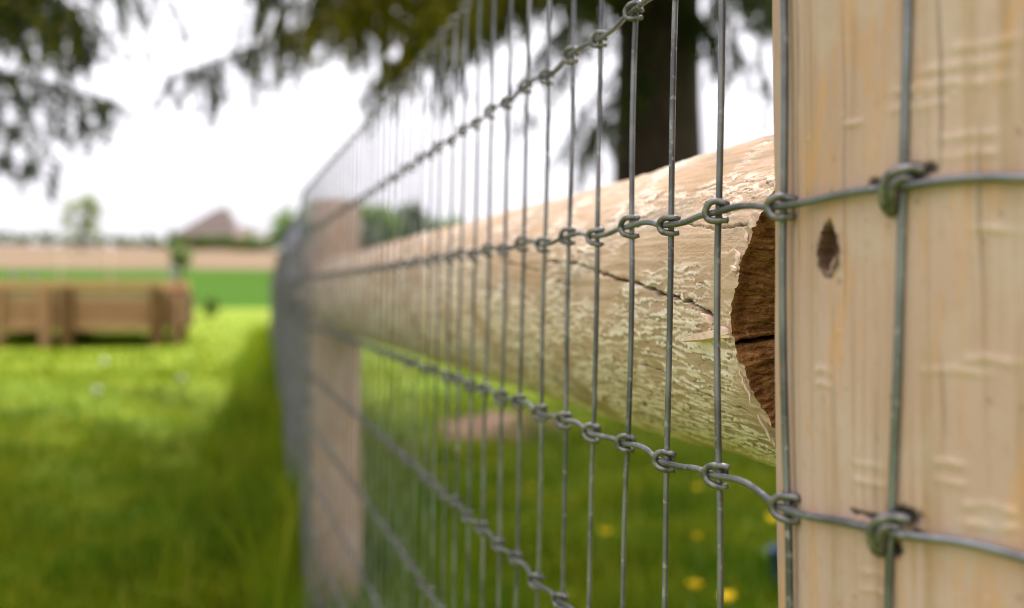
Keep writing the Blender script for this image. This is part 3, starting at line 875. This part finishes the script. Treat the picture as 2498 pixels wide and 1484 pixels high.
auto2 = [(4.0, 10, 4.4, dict(skip=out_of_view)), (4.9, 10, 4.4, {}), (5.8, 10, 4.2, {}), (6.8, 9, 3.8, {}), (8, 9, 3.2, {}), (9.4, 8, 2.4, {}), (11, 7, 1.5, {})]
spruce("spruce reaching in from beyond the left edge, only its drooping branch tips in view", (-5.3, 6.4), 12.5, .27, hand2, auto2)

# ------------------------------------------------------------------ broadleaf trees, hedges, far buildings
def leafy(fol, c, rad, n, size, r, light=.5, old=.2):
    """clumps of leaves spread through an ellipsoid"""
    c = np.array(c); rad = np.array(rad)
    nc = max(6, n // 60); D = unit(r.normal(0, 1, (nc, 3))); Rr = r.uniform(.35, 1, nc)[:, None] ** .6
    cc = c + D * Rr * rad * .85
    k = r.integers(0, nc, n); sz = rad.mean() * .26
    C = cc[k] + r.normal(0, 1, (n, 3)) * sz * .55
    d = unit(r.normal(0, 1, (n, 3))); w = unit(np.cross(d, r.normal(0, 1, (n, 3))))
    a = np.zeros((n, 4)); sh = r.uniform(0, 1, nc)
    a[:, 0] = np.clip(sh[k] * .7 + r.normal(light - .3, .2, n), 0, 1); a[:, 1] = (r.random(n) < old) * r.uniform(.3, 1, n); a[:, 3] = 1
    fol.blades(C, d, w, size * r.uniform(.7, 1.4, n), size * .6, a)

def broad_tree(name, label, px, Y, y_top, w_px, y_base, crown_frac=.75, mat="leaf", n=1600, group=None, light=.5, cat="tree", conical=False):
    r = np.random.default_rng(int(px * 3 + Y))
    x = (px - 1249) / F * Y; g = float(ground_z(x, Y))
    ztop = EYE - (y_top - 712) / F * Y; w = w_px / F * Y
    H = max(ztop - g, 1.0)
    e = empty(name, (x, Y, g)); tag(e, label, cat, group)
    cz = ztop - H * crown_frac / 2
    f = MB(); n = int(n * 1.6)
    if conical:
        for q in range(6):
            t_ = q / 6; leafy(f, (x, Y, g + H * (.15 + .8 * t_)), (w / 2 * (1 - t_ * .85), w / 2 * (1 - t_ * .85), H * .12), n // 6, w * .10, r, light)
    else:
        leafy(f, (x, Y, cz), (w / 2, w / 2, H * crown_frac / 2), n, max(.1, w * .075), r, light)
    f.build("crown", M[mat], e, attr=True)
    t = MB(); zt = np.linspace(g - .1, cz + H * .1, 9)
    t.tube(np.stack([x + .02 * H * np.sin(zt * 2), np.full(9, Y), zt], -1), np.linspace(.035 * H, .012 * H, 9), 8)
    for q in range(5):
        a = q * 1.3; z0 = cz - H * crown_frac * .3 + q * .04 * H
        t.tube(np.array([[x, Y, z0], [x + math.cos(a) * w * .16, Y + math.sin(a) * w * .16, z0 + H * .12], [x + math.cos(a) * w * .32, Y + math.sin(a) * w * .32, z0 + H * .2]]), [.012 * H, .008 * H, .003 * H], 5)
    t.build("trunk", M["twig"], e)
    return e

broad_tree("round_tree", "lone round pale green tree on the skyline of the dry field", 200, 185, 462, 112, 590, .82, "leaf_pale", n=800, light=.8)
broad_tree("conifer", "small dark cone shaped conifer on the skyline beside the farmhouse", 360, 200, 556, 26, 590, .9, "leaf_dark", 500, conical=True)
broad_tree("garden_tree", "green tree rising just behind the farmhouse roof ridge", 546, 236, 500, 46, 590, .7, "leaf", 700)
broad_tree("garden_bush", "dark green bush at the left gable of the farmhouse", 425, 196, 568, 34, 600, .95, "leaf_dark", 500, "bushes round the farmhouse", cat="bush")
broad_tree("garden_bush", "green bush at the right gable of the farmhouse", 608, 196, 548, 34, 600, .95, "leaf", 500, "bushes round the farmhouse", cat="bush")
gt = "trees beyond the second post"
broad_tree("field_tree", "bright green tree just left of the second post top", 720, 95, 488, 130, 640, .93, "leaf", 1500, gt, .6)
broad_tree("field_tree", "dark green tree just right of the second post top", 910, 100, 486, 160, 640, .93, "leaf", 1500, gt, .4)
broad_tree("field_tree", "tall green tree in the middle of those seen through the mesh", 1005, 104, 498, 150, 640, .93, "leaf_dark", 1500, gt, .6)
broad_tree("field_tree", "low dark green tree nearest the rail top, seen through the mesh", 1090, 100, 522, 150, 640, .93, "leaf", 1400, gt, .35)
broad_tree("field_tree", "last low tree of those seen through the mesh, over the rail", 1165, 104, 545, 120, 640, .93, "leaf_dark", 1200, gt, .5)
broad_tree("field_tree", "pale green tree hidden mostly by the second post", 820, 104, 505, 100, 640, .93, "leaf", 1300, gt, .5)

def hedge(label, px0, px1, Y, top0, top1, n, mat="leaf"):
    r = np.random.default_rng(int(px0 + px1)); f = MB()
    x0, x1 = (px0 - 1249) / F * Y, (px1 - 1249) / F * Y
    m = max(4, int((x1 - x0) / 2.2))
    for q in range(m):
        t_ = (q + .5) / m; x = x0 + (x1 - x0) * t_; g = float(ground_z(x, Y))
        zt = EYE - ((top0 + (top1 - top0) * t_) - 712) / F * Y + r.uniform(-.35, .35)
        H = max(zt - g, .7)
        leafy(f, (x, Y + r.uniform(-.4, .4), g + H * .5), (1.6, 1.0, H * .55), n // m, .45, r, .5)
    o = f.build("hedge", M[mat], attr=True); tag(o, label, "hedge")
hedge("low green hedge along the skyline above the dry field", -120, 410, 208, 560, 576, 12000, "leaf_pale")
hedge("green hedge in front of the farmhouse below its roof", 400, 668, 192, 568, 582, 8000)

def house():
    Y = 214.0; x = (533 - 1249) / F * Y; g = 7.2
    e = empty("farmhouse", (x, Y, g)); tag(e, "farmhouse with a broad reddish brown tiled roof on the skyline", "house")
    zr = EYE - (510 - 712) / F * Y; ze = EYE - (582 - 712) / F * Y
    hw = 84 / F * Y; hr = 16 / F * Y; dp = 4.5
    b = MB(); b.box((x, Y, (g + ze) / 2), (hw * 1.8, dp * 1.8, ze - g)); b.build("wall", M["brick"], e, smooth=False)
    b = MB()
    V = [[x - hw * 1.25, Y - dp, ze], [x + hw * .72, Y - dp, ze], [x + hw * .72, Y + dp, ze], [x - hw * 1.25, Y + dp, ze], [x - hr * .2, Y, zr], [x + hr * 1.5, Y, zr],
         [x - hw * 1.25, Y - dp, ze - .2], [x + hw * .72, Y - dp, ze - .2], [x + hw * .72, Y + dp, ze - .2], [x - hw * 1.25, Y + dp, ze - .2]]
    b.add(V, [[0, 1, 5, 4], [2, 3, 4, 5], [6, 7, 1, 0], [7, 8, 2, 1], [8, 9, 3, 2], [9, 6, 0, 3], [9, 8, 7, 6]], [[1, 2, 5], [3, 0, 4]])
    b.build("roof", M["roof"], e, smooth=False)
    xa, xb, zw = x + hw * .45, x + hw * 1.2, EYE - (552 - 712) / F * Y
    b = MB(); b.add([[xa, Y - dp - .4, ze], [xb, Y - dp - .4, ze], [xb, Y + dp - .4, ze], [xa, Y + dp - .4, ze], [xa, Y - .4, zw], [xb - 1, Y - .4, zw]], [[0, 1, 5, 4], [2, 3, 4, 5], [3, 2, 1, 0]], [[1, 2, 5], [3, 0, 4]])
    b.build("roof", M["roof"], e, smooth=False)
    for q in (-.5, 0.1, .6):
        b = MB(); b.box((x + hw * q, Y - dp * .9 - .03, ze - 1.6), (1.3, .08, 1.3)); b.build("window", M["glass"], e, smooth=False)
house()
def barn():
    Y = 205.0; x = (646 - 1249) / F * Y; g = float(ground_z(x, Y)) - .5
    e = empty("outbuilding", (x, Y, g)); tag(e, "pale walled outbuilding with a grey roof right of the farmhouse", "building")
    ze = EYE - (566 - 712) / F * Y; zr = EYE - (556 - 712) / F * Y; hw = 20 / F * Y
    b = MB(); b.box((x, Y, (g + ze) / 2), (hw * 2, 5, ze - g)); b.build("wall", M["render"], e, smooth=False)
    b = MB()
    V = [[x - hw - .2, Y - 2.8, ze], [x + hw + .2, Y - 2.8, ze], [x + hw + .2, Y + 2.8, ze], [x - hw - .2, Y + 2.8, ze], [x - hw - .2, Y, zr], [x + hw + .2, Y, zr]]
    b.add(V, [[0, 1, 5, 4], [2, 3, 4, 5], [3, 2, 1, 0]], [[1, 2, 5], [3, 0, 4]]); b.build("roof", M["slate"], e, smooth=False)
barn()

# ------------------------------------------------------------------ timber planter on the lawn
def planter():
    Y = 17.4; X = lambda px: (px - 1249) / F * Y; Zp = lambda py: EYE - (py - 712) / F * Y
    xl, xr = X(-70), X(404); cx = (xl + xr) / 2; W = xr - xl; dp = 1.25
    e = empty("raised_planter", (cx, Y + dp / 2, 0)); tag(e, "long brown timber raised planter with an open top rail, across the lawn", "planter")
    b = MB(); b.box((cx, Y, (Zp(685) + Zp(706)) / 2), (W, .15, .13), bev=.006); b.build("top_rail", M["timber_pale"], e, smooth=False)
    b = MB(); b.box((cx, Y + dp, (Zp(685) + Zp(706)) / 2), (W, .15, .13), bev=.006); b.build("top_rail", M["timber_pale"], e, smooth=False)
    for py0, py1, m in ((708, 731, "timber_mid"), (733, 759, "timber"), (761, 786, "timber"), (788, 806, "timber_pale")):
        b = MB(); b.box((cx, Y, (Zp(py0) + Zp(py1)) / 2), (W, .045, (py1 - py0) / F * Y), bev=.004); b.build("board", M[m], e, smooth=False)
        b = MB(); b.box((cx, Y + dp, (Zp(py0) + Zp(py1)) / 2), (W, .045, (py1 - py0) / F * Y), bev=.004); b.build("board", M["timber"], e, smooth=False)
    for px, w, yy, m in ((-55, 24, 0, "timber"), (4, 16, 0, "timber"), (115, 25, 0, "timber"), (167, 27, 0, "timber_dark"), (386, 26, 0, "timber_dark"), (-55, 24, dp, "timber"), (115, 24, dp, "timber"), (386, 24, dp, "timber")):  # shadowed leg: its shade is put into the darker timber colour
        b = MB(); b.box((X(px), Y + yy - (.075 if yy == 0 else -.075), Zp(701) / 2 - .002), (w / F * Y, .10, Zp(701)), bev=.005)
        b.build("leg", M[m], e, smooth=False)
    for k, (py0, py1) in enumerate(((716, 742), (744, 770), (772, 798))):
        b = MB(); b.box((xr + .026, Y + dp / 2 + .06, (Zp(py0) + Zp(py1)) / 2), (.045, dp + .2, (py1 - py0) / F * Y), bev=.004); b.build("end_board", M["timber_dark"], e, smooth=False)
    b = MB(); b.box((xr + .08, Y + .25, Zp(760) / 2 + .1), (.09, .10, Zp(700) - .12), bev=.005); b.build("leg", M["timber"], e, smooth=False)
    b = MB(); b.box((cx, Y + dp / 2, Zp(745)), (W - .06, dp - .06, .04)); b.build("soil", M["soil"], e, smooth=False)
    r = np.random.default_rng(5)
    for px, nn in ((15, 160), (40, 140), (215, 90), (300, 60)):
        f = MB(); leafy(f, (X(px), Y + .5, Zp(722)), (.22, .22, .16), nn, .07, r, .4); f.build("plant", M["leaf"], e, attr=True)
planter()

def back_fence():
    Y = 23.5; X = lambda px: (px - 1249) / F * Y; Zp = lambda py: EYE - (py - 712) / F * Y
    e = empty("paddock_fence", (X(150), Y, 0)); tag(e, "thin wire paddock fence on slim posts behind the planter", "fence")
    for px, m, t, w in ((-90, "tanpost", 640, 8), (30, "greypost", 655, 9), (80, "greypost", 660, 8), (147, "tanpost", 620, 8), (268, "tanpost", 618, 9), (424, "greypost", 650, 15)):
        b = MB(); z = np.linspace(-.05, Zp(t), 5); b.tube(np.stack([np.full(5, X(px)), np.full(5, Y), z], -1), w / F * Y / 2, 10); b.build("post", M[m], e)
    for py in (660, 676, 700):
        x = np.linspace(X(-90), X(424), 30); b = MB(); b.tube(np.stack([x, np.full(30, Y - .05), Zp(py) + .01 * np.sin(x * 5)], -1), .006, 5); b.build("wire", M["wire"], e)
back_fence()
broad_tree("sapling", "slim yellow green sapling beside the grey post at the planter end", 440, 24.5, 590, 62, 800, .36, "leaf_pale", 520, light=.75)
broad_tree("shrub", "small dark green shrub at the field edge between planter and fence", 515, 38, 718, 58, 770, .95, "leaf", 500, cat="shrub", light=.2)

# ------------------------------------------------------------------ grass
def grass():
    r = np.random.default_rng(9)
    b = MB()
    def strew(n, x0f, y0, y1, hmin, hmax, wmin, wmax, pick=None, power=1.0, lean=.35, yel=.12):
        y = y0 * (y1 / y0) ** (r.random(n) ** power)
        x = x0f(y, r.random(n))
        h = r.uniform(hmin, hmax, n) * (.55 + .95 * sstep(-.3, .45, fbm(x * 2.1, y * 2.1, 77, 3))); w = r.uniform(wmin, wmax, n)
        a = r.uniform(0, 6.283, n); z = ground_z(x, y)
        base = np.stack([x, y, z - .004], -1); sd = np.stack([np.cos(a), np.sin(a), np.zeros(n)], -1)
        la = r.uniform(0, 6.283, n); ln = np.abs(r.normal(0, lean, n)) * h
        ld = np.stack([np.cos(la) * ln, np.sin(la) * ln, np.zeros(n)], -1); up = np.array([0, 0, 1.0])
        m = base + ld * .35 + up * (h * .6)[:, None]; t = base + ld + up * h[:, None] * (1 - .25 * np.minimum(1, ln / h))[:, None]
        V = np.stack([base - sd * w[:, None] / 2, base + sd * w[:, None] / 2, m + sd * w[:, None] * .4, m - sd * w[:, None] * .4, t], 1).reshape(-1, 3)
        i = np.arange(n)[:, None] * 5
        at_ = np.zeros((n, 4)); at_[:, 0] = np.clip(r.normal(.42, .2, n) + 1.1 * fbm(x * 2.3, y * 2.3, 78, 3), 0, 1)
        at_[:, 1] = (r.random(n) < yel) * r.uniform(.2, .9, n); at_[:, 3] = 1
        b.add(V, i + np.array([[0, 1, 2, 3]]), i + np.array([[3, 2, 4]]), np.repeat(at_, 5, 0))
    fx = lambda y: np.where(y < S2 * .969 + .045, .1887 - .2561 * y, P2[0] + (y - P2[1]) * (D2[0] / D2[1]))
    view = lambda y, u: (-.50 + u * (1.0)) * y * 1.05
    strew(90000, view, 2.2, 12, .04, .10, .004, .008, yel=.16)
    strew(42000, view, 11, 46, .03, .07, .014, .035, yel=.28)
    # rough uncut strip along the netting
    strew(15000, lambda y, u: fx(y) - .02 - .34 * u ** 1.7, 2.7, 22, .10, .30, .004, .009, lean=.45, yel=.08)
    strew(7000, lambda y, u: fx(y) + .03 + .55 * u ** 1.6, 1.7, 22, .10, .26, .004, .009, lean=.45, yel=.08)
    strew(2600, lambda y, u: (-70 + 470 * u - 1249) / F * 17.4, 17.5, 18.9, .12, .30, .012, .022, lean=.4, yel=.0)
    strew(2600, lambda y, u: fx(y) - .10 + .42 * u, 1.9, 3.6, .16, .40, .004, .009, lean=.35, yel=.06)
    o = b.build("grass", M["grass"], attr=True)
    tag(o, "green grass blades of the lawn, longer and uncut along the fence", "grass", kind="stuff")
grass()

# ------------------------------------------------------------------ flowers
def ground_at(px, py, h=.06):
    Y = (EYE - h) * F / (py - 712)
    return (px - 1249) / F * Y, Y
def buttercup():
    e = empty("buttercup", (0, 0, 0))
    b = MB(); z = np.linspace(0, .115, 7); b.tube(np.stack([.006 * np.sin(z * 14), 0 * z, z], -1), .0013, 5)
    for k in range(3):
        a = k * 2.1; b.blades(np.array([[.012 * math.cos(a), .012 * math.sin(a), .03]]), unit(np.array([[math.cos(a), math.sin(a), .5]])), unit(np.array([[-math.sin(a), math.cos(a), 0]])), .035, .012)
    b.build("stem", M["stem"], e)
    p = MB()
    for k in range(5):
        a = k * 2 * math.pi / 5; rad = np.linspace(0, 1, 5); acr = np.linspace(-1, 1, 5)
        RR, AA = np.meshgrid(rad, acr); wd = .0085 * np.sin(np.pi * np.clip(RR * .8 + .12, 0, 1))
        x = .003 + RR * .0125; y = AA * wd; zz = .115 + .010 * RR ** 1.6 + .003 * AA ** 2
        V = np.stack([x * math.cos(a) - y * math.sin(a), x * math.sin(a) + y * math.cos(a), zz], -1).reshape(-1, 3)
        Q = [[i * 5 + j, i * 5 + j + 1, i * 5 + j + 6, i * 5 + j + 5] for i in range(4) for j in range(4)]
        p.add(V, Q)
    p.build("petals", M["petal"], e)
    q = MB(); t2 = np.linspace(0, 1, 5); q.tube(np.stack([0 * t2, 0 * t2, .114 + .008 * t2], -1), .0038 * np.sqrt(1.05 - t2 ** 2), 8); q.build("centre", M["petal"], e)
    return e
def copy_tree(o, parent=None):
    c = o.copy(); COL.objects.link(c)
    if parent is not None: c.parent = parent
    for ch in list(o.children): copy_tree(ch, c)
    return c
bc = [(1695, 1437, 1.35, "large yellow buttercup low in the grass, first left of the near post foot"),
      (1800, 1455, 1.3, "yellow buttercup at the picture's bottom, nearest the near post foot"),
      (1460, 1302, 1.25, "single yellow buttercup below the middle of the rail"),
      (1870, 1258, 1.3, "yellow buttercup half hidden by the near post edge under the rail end"),
      (575, 1198, 1.1, "yellow buttercup in the shaded lawn left of the fence"),
      (225, 1022, 1.1, "lone yellow buttercup in the shaded lawn below the planter"),
      (1295, 1190, .8, "faint small buttercup farthest left under the rail"),
      (1676, 1184, .9, "small buttercup just under the rail, left of the rail end"),
      (1709, 1312, .9, "dim buttercup between the rail end and the pair at the bottom"),
      (1595, 1150, .7, "tiny buttercup right under the middle of the rail's lower edge")]
proto = buttercup()
for i, (px, py, scl, lab) in enumerate(bc):
    o = proto if i == 0 else copy_tree(proto)
    x, y = ground_at(px, py, .118 * scl)
    o.location = (x, y, float(ground_z(x, y))); o.scale = (scl,) * 3; o.rotation_euler = (R_(random.uniform(5, 25)), R_(random.uniform(-12, 12)), random.uniform(0, 6))
    tag(o, lab, "flower", "buttercups in the grass")

def clock():
    e = empty("dandelion", (0, 0, 0))
    b = MB(); z = np.linspace(0, .17, 6); b.tube(np.stack([.008 * np.sin(z * 9), 0 * z, z], -1), .002, 6); b.build("stem", M["stem"], e)
    r = np.random.default_rng(1); n = 260; d = unit(r.normal(0, 1, (n, 3))); c = np.array([.008, 0, .185])
    f = MB(); f.blades(c + d * .014, d, unit(np.cross(d, r.normal(0, 1, (n, 3)))), .024, .0022)
    dd = unit(np.cross(d, r.normal(0, 1, (n, 3)))); f.blades(c + d * .026, dd, unit(np.cross(d, dd)), .014, .008)
    f.build("seed_head", M["clock"], e)
    return e
dc = [(441, 925, 1.0, "white dandelion clock in the sunlit lawn nearest the fence"), (251, 890, 1.15, "white dandelion clock in the sunlit lawn right below the planter"), (232, 950, 1.0, "pale dandelion clock at the near edge of the sunlit lawn")]
proto = clock()
for i, (px, py, scl, lab) in enumerate(dc):
    o = proto if i == 0 else copy_tree(proto)
    x, y = ground_at(px, py, .18 * scl); o.location = (x, y, float(ground_z(x, y))); o.scale = (scl,) * 3
    tag(o, lab, "flower", "dandelion clocks in the lawn")

def bucket():
    x, y = ground_at(1924, 1440, .0); z0 = float(ground_z(x, y))
    e = empty("bucket", (x, y, z0)); tag(e, "small blue bucket in the grass, mostly hidden behind the near post", "bucket")
    prof = [(.040, 0), (.052, .11), (.056, .112), (.056, .118), (.050, .118), (.038, .012), (.0, .010)]
    thv = np.linspace(0, 2 * np.pi, 25)[:-1]; b = MB(); V = []
    for rr, z in prof: V += [[x + rr * math.cos(a), y + rr * math.sin(a), z0 + z] for a in thv]
    Q = [[k * 24 + i, k * 24 + (i + 1) % 24, k * 24 + 24 + (i + 1) % 24, k * 24 + 24 + i] for k in range(len(prof) - 1) for i in range(24)]
    b.add(V, Q); b.build("body", M["blue"], e)
    b = MB(); a = np.linspace(0, np.pi, 13); b.tube(np.stack([x + .056 * np.cos(a), y + .03 * np.sin(a), z0 + .112 - .03 * np.sin(a)], -1), .0016, 6); b.build("handle", M["steel"], e)
bucket()
